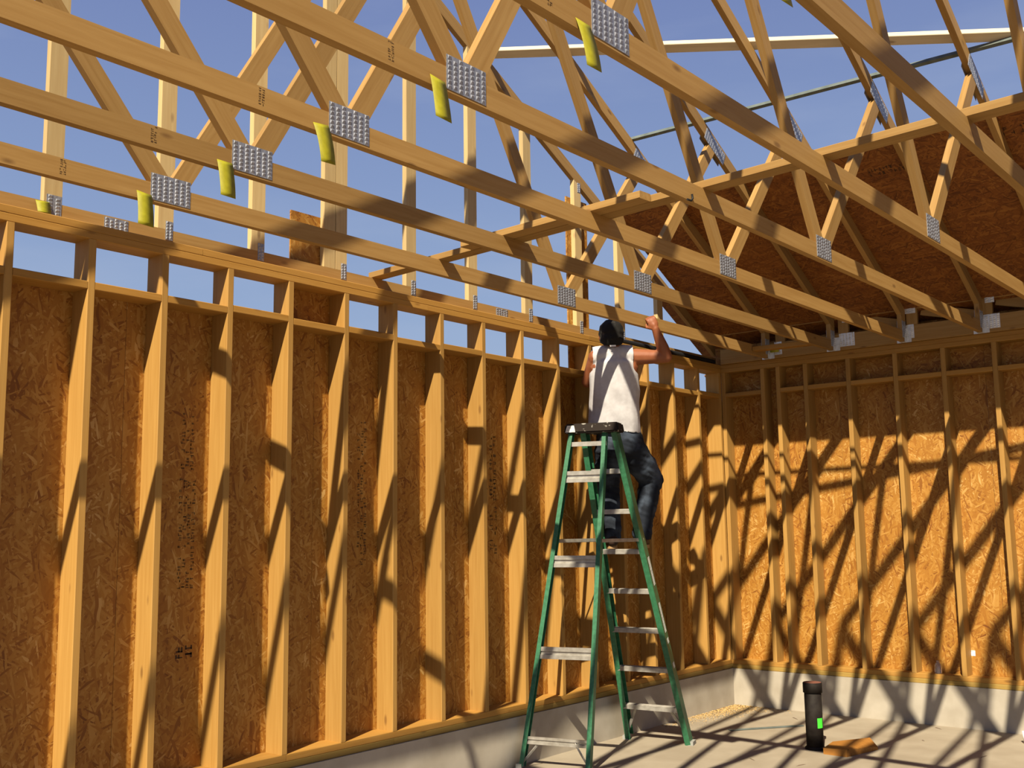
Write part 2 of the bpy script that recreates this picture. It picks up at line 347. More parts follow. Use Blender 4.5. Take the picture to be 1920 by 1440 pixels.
# printed panel marks on the left wall
def lstamp(pxl, pxr, py0, py1, rows, seed, fill=0.6, mat='ink2'):
    a = hit(pxl, py1, 0, -0.139); b = hit(pxr, py0, 0, -0.139)
    best = min(LP, key=lambda p: abs(WM[p].translation.y+0.6-a.y))
    stamp('panel_stamp', (-0.1388, b.y, a.z), (0, 0, 1), (0, -1, 0), b.z-a.z, b.y-a.y, rows, mat, best, seed, fill)
lstamp(338, 366, 780, 880, 3, 3); lstamp(330, 368, 900, 1105, 4, 4); lstamp(326, 362, 1143, 1152, 1, 5); lstamp(326, 362, 1215, 1236, 2, 6, 0.9, 'ink')
lstamp(668, 688, 790, 1060, 3, 8); lstamp(918, 930, 820, 1040, 2, 9)
# back wall
BX = [0.019+0.001, hit(1428, 690, 1, 0).x, hit(1457, 690, 1, 0).x, hit(1508, 680, 1, 0).x, hit(1588, 670, 1, 0).x, hit(1676, 660, 1, 0).x, hit(1766, 650, 1, 0).x, hit(1862, 640, 1, 0).x]
while BX[-1] < 8.4: BX.append(BX[-1]+0.4064)
for i, (z0, m_) in enumerate(((ZS, 'treated'), (ZS+0.038, 'plate'))):
    js = [0.001, 3.4, 8.8] if i else [0.001, 4.2, 8.8]
    for a, b in zip(js[:-1], js[1:]): bxyz('sole_plate', (a, 0, z0), (b-0.002, 0.14, z0+0.038), m_, wb)
for i in range(2):
    js = [0.001, 3.0, 8.8] if i else [0.001, 4.4, 8.8]
    for a, b in zip(js[:-1], js[1:]): bxyz('top_plate', (a, 0, ZT+0.038*i), (b-0.002, 0.14, ZT+0.038*(i+1)), 'plate', wb)
for x in BX: bxyz('stud', (x-0.019, 0, ZP), (x+0.019, 0.14, ZT), 'stud', wb)
for k, (a, b) in enumerate(zip(BX[:-1], BX[1:])):
    if b-a > 0.2: bxyz('blocking', (a+0.0195, 0, 2.755), (b-0.0195, 0.14, 2.793), 'plate', wb, long=0)
x = -0.15
while x < 8.6:
    panel('sheathing_panel', (x+0.001, 0.1402, ZS-0.02), (0, 0, 1), (1, 0, 0), 2.755-ZS+0.02, 1.217, OS, 'osb', wb)
    panel('sheathing_panel', (x+1.218, 0.1402, 2.757), (-1, 0, 0), (0, 0, 1), 1.217, 0.70, OS, 'osb', wb)
    x += 1.219
# small white paper label stuck on the back wall sheathing
p = hit(1815, 1219, 1, 0.1385); q = hit(1829, 1230, 1, 0.1385)
pl_ = [o for o in wb.children if o.name.startswith('sheathing_panel')][2]
lb = panel('paper_label', (p.x, 0.1395, q.z), (1, 0, 0), (0, 0, 1), q.x-p.x, p.z-q.z, 0.0006, 'white', pl_); tag(lb, 'small white paper label with a grey print line')
stamp('label_print', (p.x+0.012, 0.1386, q.z+0.03), (1, 0, 0), (0, 0, 1), (q.x-p.x)*0.5, 0.012, 1, 'ink', pl_, 21, 1.0)

# roof deck on the far slope
SL = 0.53; Z0 = 3.22                      # underside of the far top chords: z = Z0 - SL*y
CH = 0.089*math.sqrt(1+SL*SL)             # chord depth measured vertically
sdir = Vector((0, 1, -SL)).normalized()   # down the slope
rd = empty('roof_deck', (0, 0, Z0+CH)); tag(rd, 'dark strand board roof deck seen from below on the far slope', kind='structure')
ytop = -1.655
step = 1.219*sdir.y
def zdeck(y): return Z0+CH-SL*y+0.0005
RP = []
for r, xs in enumerate((-0.06, -0.30, -0.45)):
    y0_ = ytop+step*r; hh = 1.217 if r < 2 else 0.70
    x = xs
    off = 1.219 if r % 2 else 2.438
    first = True
    while x < 8.4:
        w_ = off if first else 2.438; first = False
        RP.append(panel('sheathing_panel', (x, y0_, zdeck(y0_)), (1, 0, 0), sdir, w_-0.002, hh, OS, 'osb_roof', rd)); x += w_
nrm = Vector((0, SL, 1)).normalized()
def rstamp(pxl, py, wid, hei, rows, seed):
    d = ray(pxl, py); n_ = Vector((0, SL, 1)); t = (Z0+CH-0.0012-CAM.dot(n_))/d.dot(n_); P = CAM+d*t
    stamp('panel_stamp', P, (1, 0, 0), sdir, wid, hei, rows, 'ink', RP[0], seed, 0.8)
rstamp(1625, 318, 0.34, 0.09, 2, 31); rstamp(1872, 240, 0.30, 0.09, 2, 32)

# ------------------------------------------------------------------ roof trusses
XK = lambda k: 0.5207-0.019+0.6096*k       # truss centre planes
RY = -4.61; BZ = 3.061; BT = BZ+0.089; NEAR = 2*RY
J2, J1, Q2, Q1 = -3.09, -6.13, -2.08, NEAR+2.08
TH = 0.038
def tz(y): return Z0-SL*y if y >= RY else Z0-SL*(NEAR-y)
def make_truss(x, kind):
    root = empty('roof_truss', (x, RY, BZ))
    HE = -0.03                                       # far end of the chords, against the girder
    member('bottom_chord', [(NEAR, BZ), (HE, BZ), (HE, BT), (NEAR, BT)], (1, 0), x, TH, 'truss', root, 'bc')
    for s in (0, 1):
        f = (lambda y: y) if s == 0 else (lambda y: NEAR-y)
        pts = [(f(HE), tz(HE)), (f(RY), tz(RY)), (f(RY), tz(RY)+CH), (f(HE), tz(HE)+CH)]
        if s: pts = pts[::-1]
        member('top_chord', pts, (1 if s == 0 else -1, -SL), x, TH, 'truss', root, 'tc%d' % s)
        hp = [(f(HE), BT), (f(HE-0.089), BT), (f(HE-0.089), tz(HE-0.089)), (f(HE), tz(HE))]
        member('heel_post', hp, (0, 1), x, TH, 'truss', root, 'hp%d' % s)
    def web(p, q, side_lo, side_hi, key):
        poly, d = rect2(p, q, 0.089)
        poly = clip(poly, 0, -1, -BT)
        poly = clip(poly, SL, 1, Z0); poly = clip(poly, -SL, 1, Z0-SL*NEAR)
        if side_lo: poly = clip(poly, *side_lo)
        if side_hi: poly = clip(poly, *side_hi)
        member('web', poly, d, x, TH, 'truss', root, key)
    # web pairs meet on a vertical cut above each bottom joint; long webs meet at the ridge line
    web((J2+0.035, BT), (Q2, tz(Q2)), (-1, 0, -(J2)), None, 'w1')
    web((J2-0.035, BT), (RY+0.02, tz(RY)), (1, 0, J2), (-1, 0, -(RY)), 'w2')
    web((J1+0.035, BT), (RY-0.02, tz(RY)), (-1, 0, -(J1)), (1, 0, RY), 'w3')
    web((J1-0.035, BT), (Q1, tz(Q1)), (1, 0, J1), None, 'w4')
    plates(root, x, J2, BZ+0.072, 0.20, 0.125); plates(root, x, J1, BZ+0.072, 0.205, 0.125)
    an = math.atan(SL)
    plates(root, x, Q2+0.03, tz(Q2+0.03)+0.025, 0.30, 0.10, -an); plates(root, x, Q1-0.03, tz(Q1-0.03)+0.025, 0.30, 0.10, an)
    plates(root, x, RY, tz(RY)-0.01, 0.20, 0.16)
    plates(root, x, HE-0.05, BZ+0.10, 0.08, 0.14); plates(root, x, NEAR-HE+0.05, BZ+0.10, 0.08, 0.14)
    return root
def tagmesh(seed):
    """hanging curled paper tag, local X width, -Y length, thin"""
    rnd = random.Random(seed); cv = rnd.uniform(0.05, 0.25); tw = rnd.uniform(-0.10, 0.10); v, f = [], []; n = 10; Wd, Ln = 0.075, 0.165
    for s in (0, 0.0008):
        for i in range(n+1):
            t = i/n; yy = -Ln*t; zz = math.sin(t*math.pi*0.9)*0.02*cv*2-0.03*cv*t*t
            for x_ in (-Wd/2, Wd/2): v.append((x_+tw*0.1*t, yy, zz+s+x_*tw*t))
    m_ = 2*(n+1)
    for i in range(n): f.append((2*i, 2*i+1, 2*i+3, 2*i+2)); f.append((m_+2*i+2, m_+2*i+3, m_+2*i+1, m_+2*i))
    for i in range(n): f.append((2*i, 2*i+2, m_+2*i+2, m_+2*i)); f.append((2*i+1, m_+2*i+1, m_+2*i+3, 2*i+3))
    f.append((0, m_, m_+1, 1)); f.append((2*n, 2*n+1, m_+2*n+1, m_+2*n))
    return newmesh('warning_tag', v, f, 'tag', True)
TL = ['first open roof truss out from the left gable, the man grips its bottom chord',
      'second roof truss out from the left gable, its yellow tag left of the plate',
      'third roof truss out from the left gable, tag hanging at upper left centre',
      'fourth roof truss out from the left gable, big toothed plate above the centre',
      'fifth roof truss out from the left gable, plate cut by the top edge',
      'sixth roof truss out from the left gable, chord crossing the upper right corner',
      'seventh roof truss out from the left gable, its webs at the right edge',
      'eighth roof truss out from the left gable, almost overhead',
      'ninth roof truss out from the left gable, nearest above the viewer']
T0 = make_truss(XK(0), 0)
TR = [T0]
for k in range(1, 9): TR.append(copytree(T0, Vector((0.6096*k, 0, 0))))
for k, t in enumerate(TR):
    tag(t, TL[k], 'roof truss', 'open roof trusses')
    x = XK(k)
    if k <= 5:
        yt = J1-0.135-0.004*k; tg = link('warning_tag', tagmesh(k+40), frame((x+0.0205, yt, BZ+0.03), (0, 1, 0.10*((k % 3)-1)), (-0.25, 0.1, 1)), parent=t)
        tag(tg, 'yellow paper warning tag hanging from the chord')
    stamp('grade_stamp', (x+0.0195, J1-0.50+0.05*k, BZ+0.018), (0, 0, 1), (0, -1, 0), 0.062, 0.030, 2, 'ink2', t, 60+k, 0.9)
    # joist hanger carrying the far end of each truss
    if k <= 5:
        bm = bmesh.new(); pr = []
        v = []; th = 0.0016
        h = empty('joist_hanger', (x, -0.03, BZ-0.003))
        tag(h, ['galvanized joist hanger nearest the corner, with yellow tag above it', 'galvanized joist hanger second from the corner', 'galvanized joist hanger third from the corner', 'galvanized joist hanger fourth from the corner', 'galvanized joist hanger fifth from the corner, at the right', 'galvanized joist hanger sixth from the corner'][k], 'joist hanger', 'joist hangers along the girder')
        slab('hanger_seat', (x-0.021, -0.085, BZ-0.0045), (x+0.021, -0.031, BZ-0.0025), 'zinc', h)
        for s in (-1, 1):
            me = newmesh('hanger_side', [(0, -0.055, 0), (0, 0, 0), (0, 0, 0.115), (0, -0.018, 0.115), (0, -0.055, 0.035),
                                         (th, -0.055, 0), (th, 0, 0), (th, 0, 0.115), (th, -0.018, 0.115), (th, -0.055, 0.035)],
                         [(4, 3, 2, 1, 0), (5, 6, 7, 8, 9)]+[(i, (i+1) % 5, 5+(i+1) % 5, 5+i) for i in range(5)], 'zinc')
            link('hanger_side', me, Matrix.Translation((x+s*0.0212-(th if s < 0 else 0), -0.031, BZ-0.003)), parent=h)
            a = x+s*0.022; b = x+s*0.06
            slab('hanger_flange', (min(a, b), -0.0325, BZ-0.003), (max(a, b), -0.031, BZ+0.112), 'zinc', h)
tg = link('warning_tag', tagmesh(77), frame((XK(0)+0.075, -0.040, BZ+0.115), (1, 0, 0), (0, 0.2, 1)) @ Matrix.Diagonal((1.1, 0.40, 1, 1)), parent=TR[0])

# girder truss standing on the back wall
g = empty('girder_truss', (4.0, 0.03, ZTT)); tag(g, 'dark girder truss with toothed plates standing on the back wall', 'girder truss')
GY0, GY1 = -0.030, 0.008
bxyz('bottom_chord', (0.02, GY0, ZTT+0.0005), (8.2, GY1, ZTT+0.14), 'truss', g)
bxyz('top_chord', (0.02, GY0, ZTT+0.27), (8.2, GY1, ZTT+0.359), 'truss', g)
for j in range(14):
    gx = 0.62+0.585*j
    bxyz('girder_post', (gx-0.045, GY0, ZTT+0.1405), (gx+0.045, GY1, ZTT+0.2695), 'truss', g)
    for zz, ww, hh in ((ZTT+0.085, 0.135 if j % 2 else 0.07, 0.115), (ZTT+0.29, 0.07 if j % 2 else 0.11, 0.11)):
        xx = gx+(0.03 if j % 2 else -0.02)
        link('connector_plate', nailplate(ww, hh, 'zinc'), frame((xx, GY0, zz), (1, 0, 0), (0, 0, 1)), parent=g)
    if 1 <= j < 8:
        a_, b_2 = Vector((gx+0.05, 0, ZTT+0.262)), Vector((gx+0.535, 0, ZTT+0.150))
        d_ = (b_2-a_).normalized(); 
        prism('girder_web', [(-0.0445, -0.019), (0.0445, -0.019), (0.0445, 0.019), (-0.0445, 0.019)], (a_.x+0.02, 0.03, a_.z), (b_2.x-0.02, 0.03, b_2.z), (0, 0, 1), 'truss', g)

# gable truss on the left wall
GX = -0.119
gt = empty('gable_truss', (GX, RY, ZTT)); tag(gt, 'gable end truss of upright two-by-fours standing on the left wall', 'gable truss')
member('bottom_chord', [(NEAR-0.1, ZTT+0.0005), (0.10, ZTT+0.0005), (0.10, ZTT+0.089), (NEAR-0.1, ZTT+0.089)], (1, 0), GX, TH, 'truss', gt)
for s in (0, 1):
    f = (lambda y: y) if s == 0 else (lambda y: NEAR-y)
    pts = [(f(0.10), tz(0.10)), (f(RY), tz(RY)), (f(RY), tz(RY)+CH), (f(0.10), tz(0.10)+CH)]
    if s: pts = pts[::-1]
    member('top_chord', pts, (1 if s == 0 else -1, -SL), GX, TH, 'truss', gt)
GS = [hit(px, py, 0, -0.1).y for px, py in ((113, 90), (318, 200), (488, 250), (642, 240), (771, 300), (885, 300), (990, 450), (1085, 480), (1165, 560), (1238, 600))]
GS = [GS[0]-0.6096*i for i in range(4, 0, -1)]+GS
for i, y in enumerate(GS):
    zt_ = min(tz(y-0.0445), tz(y+0.0445))
    pts = [(y-0.0445, ZTT+0.0895), (y+0.0445, ZTT+0.0895), (y+0.0445, tz(y+0.0445)), (y-0.0445, tz(y-0.0445))]
    member('gable_stud', pts, (0, 1), GX, TH, 'pale', gt)
    plates(gt, GX, y+0.02, ZTT+0.085, 0.042, 0.10, both=False) if i != 4 else plates(gt, GX, y+0.005, ZTT+0.075, 0.075, 0.105, both=False)
    if i > 4: plates(gt, GX, y+0.02, zt_-0.01, 0.04, 0.08, both=False)
# doubled stud beside the middle one
ym = GS[7]
pts = [(ym-0.135, ZTT+0.0895), (ym-0.050, ZTT+0.0895), (ym-0.050, tz(ym-0.05)), (ym-0.135, tz(ym-0.135))]
member('gable_stud', pts, (0, 1), GX, TH, 'pale', gt)
for px, py in ((218, 420), (941, 584)):
    P = hit(px, py, 0, -0.1); plates(gt, GX, P.y, ZTT+0.05, 0.13, 0.065, both=False)
tg = link('warning_tag', tagmesh(91), frame((-0.096, hit(78, 390, 0, -.1).y, ZTT+0.085), (0, 1, 0.05), (-0.5, 0, 1)) @ Matrix.Diagonal((0.9, 0.45, 1, 1)), parent=gt)

# ------------------------------------------------------------------ bracing
a = hit(703, 523, 2, BT+0.019); 
tag(board('lateral_brace', (-0.13, -4.255, BT+0.0195), (4.9, -4.60, BT+0.0195), (0, 1, 0), 0.089, 0.038, 'truss'),
    'long flat two-by-four brace lying across the truss bottom chords', 'brace')
tag(board('lateral_brace', (0.80, -4.415, BT+0.0195), (2.05, -4.50, BT+0.0195), (0, 1, 0), 0.089, 0.038, 'truss'),
    'short lapped two-by-four lying beside the long brace on the chords', 'brace')
tag(board('end_brace', (XK(0)+0.021, -0.34, BZ+0.045), (XK(1)-0.021, -0.30, BZ+0.045), (0, 1, 0), 0.089, 0.038, 'plate'),
    'short block nailed between the first two truss chords near the corner', 'brace')
def ztop(y, o): return Z0+CH-SL*y+o
A = Vector((-0.16, -3.205, ztop(-3.205, 0.021+0.001))); B_ = Vector((4.6, -1.68, ztop(-1.68, 0.068)))
tag(board('diagonal_brace', A, B_, (0, 1, -SL), 0.075, 0.038, 'cream'), 'pale two-by-four running diagonally over the truss top chords', 'brace')
# square metal tube across the top chords
prism_t = [(-0.013, -0.013), (0.013, -0.013), (0.013, 0.013), (-0.013, 0.013)]
tag(prism('metal_tube', prism_t, (0.44, -2.20, ztop(-2.20, 0.0138)), (5.4, -2.09, ztop(-2.09, 0.0138)), (0, 1, -SL), 'tube'), 'thin grey metal tube lying across the truss top chords', 'tube')
# black pipe lying on the left wall near the corner
def tube(name, pts, r, mat, parent=None, seg=12):
    cu = bpy.data.curves.new(name, 'CURVE'); cu.dimensions = '3D'; cu.bevel_depth = r; cu.bevel_resolution = 3; cu.use_fill_caps = True
    s = cu.splines.new('POLY'); s.points.add(len(pts)-1)
    for i, p in enumerate(pts): s.points[i].co = (*p, 1)
    t = bpy.data.objects.new(name, cu); COL.objects.link(t); dg = bpy.context.evaluated_depsgraph_get()
    me = bpy.data.meshes.new_from_object(t.evaluated_get(dg)); bpy.data.objects.remove(t)
    me.materials.clear(); me.materials.append(M[mat])
    for p in me.polygons: p.use_smooth = True
    return link(name, me, Matrix.Identity(4), parent=parent)
tag(tube('black_pipe', [(-0.055, -1.75, ZTT+0.0265), (-0.05, -0.045, ZTT+0.0265)], 0.026, 'blackbar'), 'black plastic pipe lying on the left wall top by the corner', 'pipe')
# bent black nail under the third chord
P = hit(1287, 372, 0, XK(3)+0.02)
tag(tube('bent_spike', [(XK(3)+0.025, P.y, BZ-0.004), (XK(3)+0.027, P.y+0.03, BZ-0.004), (XK(3)+0.027, P.y+0.045, BZ+0.01), (XK(3)+0.027, P.y+0.04, BZ+0.03)], 0.005, 'blackbar'), 'small bent black spike under a truss chord', 'nail')

# ------------------------------------------------------------------ step ladder
ld = empty('step_ladder', (0.33, -2.4, 0)); tag(ld, 'green fibreglass stepladder with aluminium steps, standing open under the man', 'ladder')
HL = 2.262
FR = (Vector((0.600, -1.775, 0.012)), Vector((0.486, -2.462, HL)))     # climbing side, right rail
FL_ = (Vector((0.085, -1.850, 0.012)), Vector((0.232, -2.545, HL)))    # climbing side, left rail
RR = (Vector((0.545, -2.965, 0.012)), Vector((0.428, -2.510, HL)))     # far-side pair
RL = (Vector((0.062, -3.095, 0.012)), Vector((0.176, -2.615, HL)))
lx = (FR[1]-FL_[1]).normalized()                                       # across the ladder
lx = Vector((lx.x, lx.y, 0)).normalized(); ly = Vector((-lx.y, lx.x, 0))
def rz(r, z): t = (z-r[0].z)/(r[1].z-r[0].z); return r[0].lerp(r[1], t)
def cchan(w, d, t):   # open channel profile: (along ydir, across)
    return [(-w/2, 0), (w/2, 0), (w/2, d), (w/2-t, d), (w/2-t, t), (-w/2+t, t), (-w/2+t, d), (-w/2, d)]
def rail(name, r, w, d, side, mat='green'):
    # web of the channel faces outwards; flanges point to the ladder's middle
    X = (r[1]-r[0]).normalized(); Y = ly; Fm = frame(r[0], X, Y); Z = Fm.col[2].xyz
    prof = cchan(w, d, 0.006)
    if Z.dot(lx*side) > 0: prof = [(p[0], -p[1]) for p in prof]
    return prism(name, prof, r[0], r[1], ly, mat, ld)
r1 = rail('front_rail', FR, 0.100, 0.040, 1); r2 = rail('front_rail', FL_, 0.100, 0.040, -1)
r3 = rail('rear_rail', RR, 0.056, 0.030, 1); r4 = rail('rear_rail', RL, 0.056, 0.030, -1)
step_prof = [(-0.040, 0.0), (-0.040, -0.032), (-0.036, -0.032), (-0.036, -0.004), (0.036, -0.004), (0.036, -0.032), (0.040, -0.032), (0.040, 0.0),
             (0.030, 0.0), (0.028, 0.003), (0.020, 0.003), (0.018, 0.0), (0.006, 0.0), (0.004, 0.003), (-0.004, 0.003), (-0.006, 0.0), (-0.018, 0.0), (-0.020, 0.003), (-0.028, 0.003), (-0.030, 0.0)]
STZ = [0.268, 0.555, 0.842, 1.128, 1.415, 1.703, 1.99]
for z in STZ:
    a, b = rz(FL_, z)+lx*0.006, rz(FR, z)-lx*0.006
    d = (b-a).normalized()
    me = prism_mesh('step', step_prof, (b-a).length, 'alu'); Fm = frame(a, d, ly)
    if Fm.col[2].z < 0:
        me = prism_mesh('step', [(p[0], -p[1]) for p in step_prof], (b-a).length, 'alu')
    link('step', me, Fm, parent=ld)
bp_ = [(-0.040, 0), (0.040, 0), (0.040, 0.014), (0.012, 0.014), (0.008, 0.004), (-0.008, 0.004), (-0.012, 0.014), (-0.040, 0.014)]
for z in (0.175, 0.735, 1.345, 1.935):
    a, b = rz(RL, z)+lx*0.004, rz(RR, z)-lx*0.004; sc_ = 0.6 if z < 0.3 else 1.0
    d = (b-a).normalized(); Fm = frame(a, d, Vector((0, 0, 1))); s_ = 1 if Fm.col[2].y < 0 else -1
    prism('rear_brace', [(p[0]*sc_, p[1]*s_) for p in bp_], a, b, (0, 0, 1), 'alu', ld)
tp = rz(RL, 2.17); tq = rz(RR, 2.17)
prism('rear_brace', [(-0.016, 0), (0.016, 0), (0.016, 0.012), (-0.016, 0.012)], tp, tq, (0, 0, 1), 'alu', ld)
# knee braces at the bottom
def bar(name, a, b, w, t, mat): return board(name, a, b, (0.3, -0.2, 1), w, t, mat, ld)
bar('knee_brace', rz(FL_, 0.255)+lx*0.11, rz(FL_, 0.055)+lx*0.012, 0.022, 0.004, 'alu'); bar('knee_brace', rz(FR, 0.255)-lx*0.11, rz(FR, 0.055)-lx*0.012, 0.022, 0.004, 'alu')
bar('knee_brace', rz(RL, 0.175)+lx*0.12, rz(RL, 0.03)+lx*0.012, 0.018, 0.004, 'alu'); bar('knee_brace', rz(RR, 0.175)-lx*0.12, rz(RR, 0.03)-lx*0.012, 0.018, 0.004, 'alu')
# folding spreaders
for f_, r_ in ((FR, RR), (FL_, RL)): board('spreader', rz(f_, 1.485), rz(r_, 1.485), (0, 0, 1), 0.026, 0.004, 'alu', ld)
# feet
for r_, w_ in ((FR, 0.05), (FL_, 0.05), (RR, 0.034), (RL, 0.034)):
    c = r_[0]; prism('foot_pad', [(-w_, -0.02), (w_, -0.02), (w_, 0.02), (-w_, 0.02)], (c.x, c.y, 0.0005), (c.x, c.y, 0.028), ly, 'rubber', ld)
# top cap
cc = (FR[1]+FL_[1]+RR[1]+RL[1])/4
def capmesh():
    bm = bmesh.new(); hw, hd, hh = 0.205, 0.085, 0.034
    bmesh.ops.create_cube(bm, size=1.0)
    for v in bm.verts: v.co = Vector((v.co.x*2*hw*(1.0 if v.co.z < 0 else 0.95), v.co.y*2*hd*(1.0 if v.co.z < 0 else 0.90), v.co.z*2*hh))
    bmesh.ops.bevel(bm, geom=list(bm.edges), offset=0.010, segments=2, affect='EDGES')
    top = [f for f in bm.faces if f.normal.z > 0.95]; top.sort(key=lambda f: -f.calc_area())
    r = bmesh.ops.inset_region(bm, faces=[top[0]], thickness=0.018); 
    for v in top[0].verts: v.co.z -= 0.007
    me = bpy.data.meshes.new('top_cap'); bm.to_mesh(me); bm.free(); me.materials.append(M['cap']); return me
link('top_cap', capmesh(), frame((cc.x, cc.y, HL+0.020), lx, ly), parent=ld)
# rubbed white patch on the cap's end and stickers on the rail
slab_m = newmesh('paint_patch', [(-0.045, 0, -0.026), (0.030, 0, -0.026), (0.022, 0, 0.022), (-0.030, 0, 0.022)], [(0, 1, 2, 3)], 'sticker')
e_ = cc-lx*0.145-ly*0.0865; link('paint_patch', slab_m, frame((e_.x, e_.y, HL+0.018), lx, ly), parent=ld)
for za, zb, hw in ((1.36, 1.16, 0.022), (1.03, 0.82, 0.020), (0.775, 0.74, 0.022), (0.60, 0.56, 0.022)):
    a, b = rz(FR, zb)+lx*0.0012, rz(FR, za)+lx*0.0012; off = ly*(0.012)
    prism('label_sticker', [(-hw, 0), (hw, 0), (hw, 0.0008), (-hw, 0.0008)], a+off, b+off, ly, 'sticker', ld)

# ------------------------------------------------------------------ man
DM = 7.93; PXM = FPX/DM
def mp_(px, py, dd=0.0): return at(px, py, DM+dd)
Rv = Vector((math.cos(YAW), math.sin(YAW), 0)); Fv = Vector((-math.sin(YAW), math.cos(YAW), 0)); Uv = Vector((0, 0, 1))
class Blob:
    def __init__(s): s.bm = bmesh.new()
    def ell(s, c, rr, ax=None, sub=2):
        A = ax if ax else (Rv, Fv, Uv)
        m = Matrix(((A[0].x*rr[0], A[1].x*rr[1], A[2].x*rr[2], c[0]), (A[0].y*rr[0], A[1].y*rr[1], A[2].y*rr[2], c[1]), (A[0].z*rr[0], A[1].z*rr[1], A[2].z*rr[2], c[2]), (0, 0, 0, 1)))
        bmesh.ops.create_icosphere(s.bm, subdivisions=sub, radius=1.0, matrix=m)
    def limb(s, pts, sub=2, flat=None):
        for (p, ra), (q, rb) in zip(pts[:-1], pts[1:]):
            L = (q-p).length; n = max(2, int(L/(min(ra, rb)*0.30)))
            for i in range(n+1):
                t = i/n; r = ra+(rb-ra)*t; c = p.lerp(q, t); s.ell(c, (r, r, r), sub=sub)
    def loft(s, rows, n=14):
        """rows: (centre, half right, half forward) -> thick slices"""
        for (c0, a0, b0), (c1, a1, b1) in zip(rows[:-1], rows[1:]):
            for i in range(n+1):
                t = i/n; c = c0.lerp(c1, t); a = a0+(a1-a0)*t; b = b0+(b1-b0)*t
                s.ell(c, (a, b, min(a, b)*0.45), sub=3)
    def mesh(s, name, voxel, smooth, mat):
        me = bpy.data.meshes.new(name); s.bm.to_mesh(me); s.bm.free()
        o = bpy.data.objects.new(name, me); COL.objects.link(o)
        r = o.modifiers.new('r', 'REMESH'); r.mode = 'VOXEL'; r.voxel_size = voxel
        if smooth:
            k = o.modifiers.new('s', 'SMOOTH'); k.factor = 0.5; k.iterations = smooth
        dg = bpy.context.evaluated_depsgraph_get(); out = bpy.data.meshes.new_from_object(o.evaluated_get(dg)); bpy.data.objects.remove(o)
        out.materials.clear(); out.materials.append(M[mat])
        for p in out.polygons: p.use_smooth = True
        return out
shL, shR = mp_(1118, 671, 0.0), mp_(1186, 669, 0.0)
elL, haL = mp_(1101, 716, 0.10), mp_(1122, 690, 0.34)
elR, wrR = mp_(1249, 669, -0.02), mp_(1229, 617, -0.06)
hipL, hipR = mp_(1141, 843, 0.02), mp_(1184, 843, 0.0)
knL, anL = mp_(1140, 912, 0.10), mp_(1146, 990, -0.01)
knR, anR = mp_(1221, 900, 0.12), mp_(1203, 985, 0.0)
zf = STZ[4]+0.0035
anL.z = zf+0.115; anR.z = zf+0.115
neck = mp_(1151, 655, 0.0); head = mp_(1146, 629, 0.02)
B = Blob()
B.loft([(mp_(1163, 845), 0.165, 0.115), (mp_(1158, 800), 0.150, 0.105), (mp_(1154, 760), 0.155, 0.105), (mp_(1151, 715), 0.175, 0.115), (mp_(1151, 685), 0.170, 0.105), (mp_(1151, 668), 0.120, 0.075)])
B.limb([(mp_(1151, 672), 0.075), (neck, 0.062), (head, 0.060)])
# trapezius and deltoids
B.limb([(mp_(1151, 662), 0.055), (shR, 0.064)]); B.limb([(mp_(1151, 662), 0.055), (shL, 0.064)])
B.ell(mp_(1178, 690), (0.075, 0.085, 0.09)); B.ell(mp_(1124, 690), (0.07, 0.085, 0.09))
B.ell(head, (0.080, 0.098, 0.108)); B.ell(head+Fv*0.02-Uv*0.06, (0.062, 0.072, 0.065))
B.ell(head+Fv*0.103-Uv*0.02, (0.014, 0.020, 0.022)); B.ell(head+Fv*0.085+Uv*0.008-Rv*0.03, (0.016, 0.014, 0.010)); B.ell(head+Fv*0.085+Uv*0.008+Rv*0.03, (0.016, 0.014, 0.010))
B.ell(head+Fv*0.083-Uv*0.065, (0.026, 0.016, 0.010))
for s in (-1, 1): B.ell(head+Rv*s*0.082-Uv*0.015-Fv*0.005, (0.013, 0.022, 0.032))
# arms
B.limb([(shR, 0.066), (shR.lerp(elR, 0.5), 0.056), (elR, 0.047), (elR.lerp(wrR, 0.3), 0.048), (wrR, 0.029)])
B.limb([(shL, 0.062), (shL.lerp(elL, 0.5), 0.054), (elL, 0.045), (elL.lerp(haL, 0.3), 0.045), (haL, 0.029)])
# gripping right hand: palm plus four curled fingers and a thumb
def hand(w, d, side, curl):
    """w wrist, d palm direction, side points to the thumb, curl the way the fingers close"""
    d = d.normalized(); side = (side-d*side.dot(d)).normalized(); n = d.cross(side)
    if n.dot(curl) < 0: n = -n
    pc = w+d*0.045
    B.ell(pc, (0.040, 0.020, 0.048), (side, n, d)); B.limb([(w, 0.027), (w+d*0.03, 0.027)])
    for i, (ln, of) in enumerate(((0.92, 0.030), (1.0, 0.010), (0.95, -0.010), (0.80, -0.029))):
        k = w+d*(0.088-abs(of)*0.15)+side*of
        p1 = k+(d*0.45+n*0.9).normalized()*0.040*ln; p2 = p1+(n*0.35-d*0.9).normalized()*0.026*ln; p3 = p2+(-d*0.8-n*0.6).normalized()*0.020*ln
        B.limb([(k-d*0.02, 0.0105), (k, 0.0105), (p1, 0.0095), (p2, 0.009), (p3, 0.008)], sub=1)
    t0 = w+d*0.02+side*0.030; t1 = t0+(side*0.6+d*0.5+n*0.5).normalized()*0.035; t2 = t1+(d*0.7+n*0.6-side*0.3).normalized()*0.030
    B.limb([(t0, 0.013), (t1, 0.011), (t2, 0.0095)], sub=1)
hand(wrR, (mp_(1220, 597, -0.05)-wrR), -Rv*0.6+Uv*0.2, -Rv*0.7+Fv*0.5)
hand(haL, (Uv+Fv*0.6), Rv, Fv)
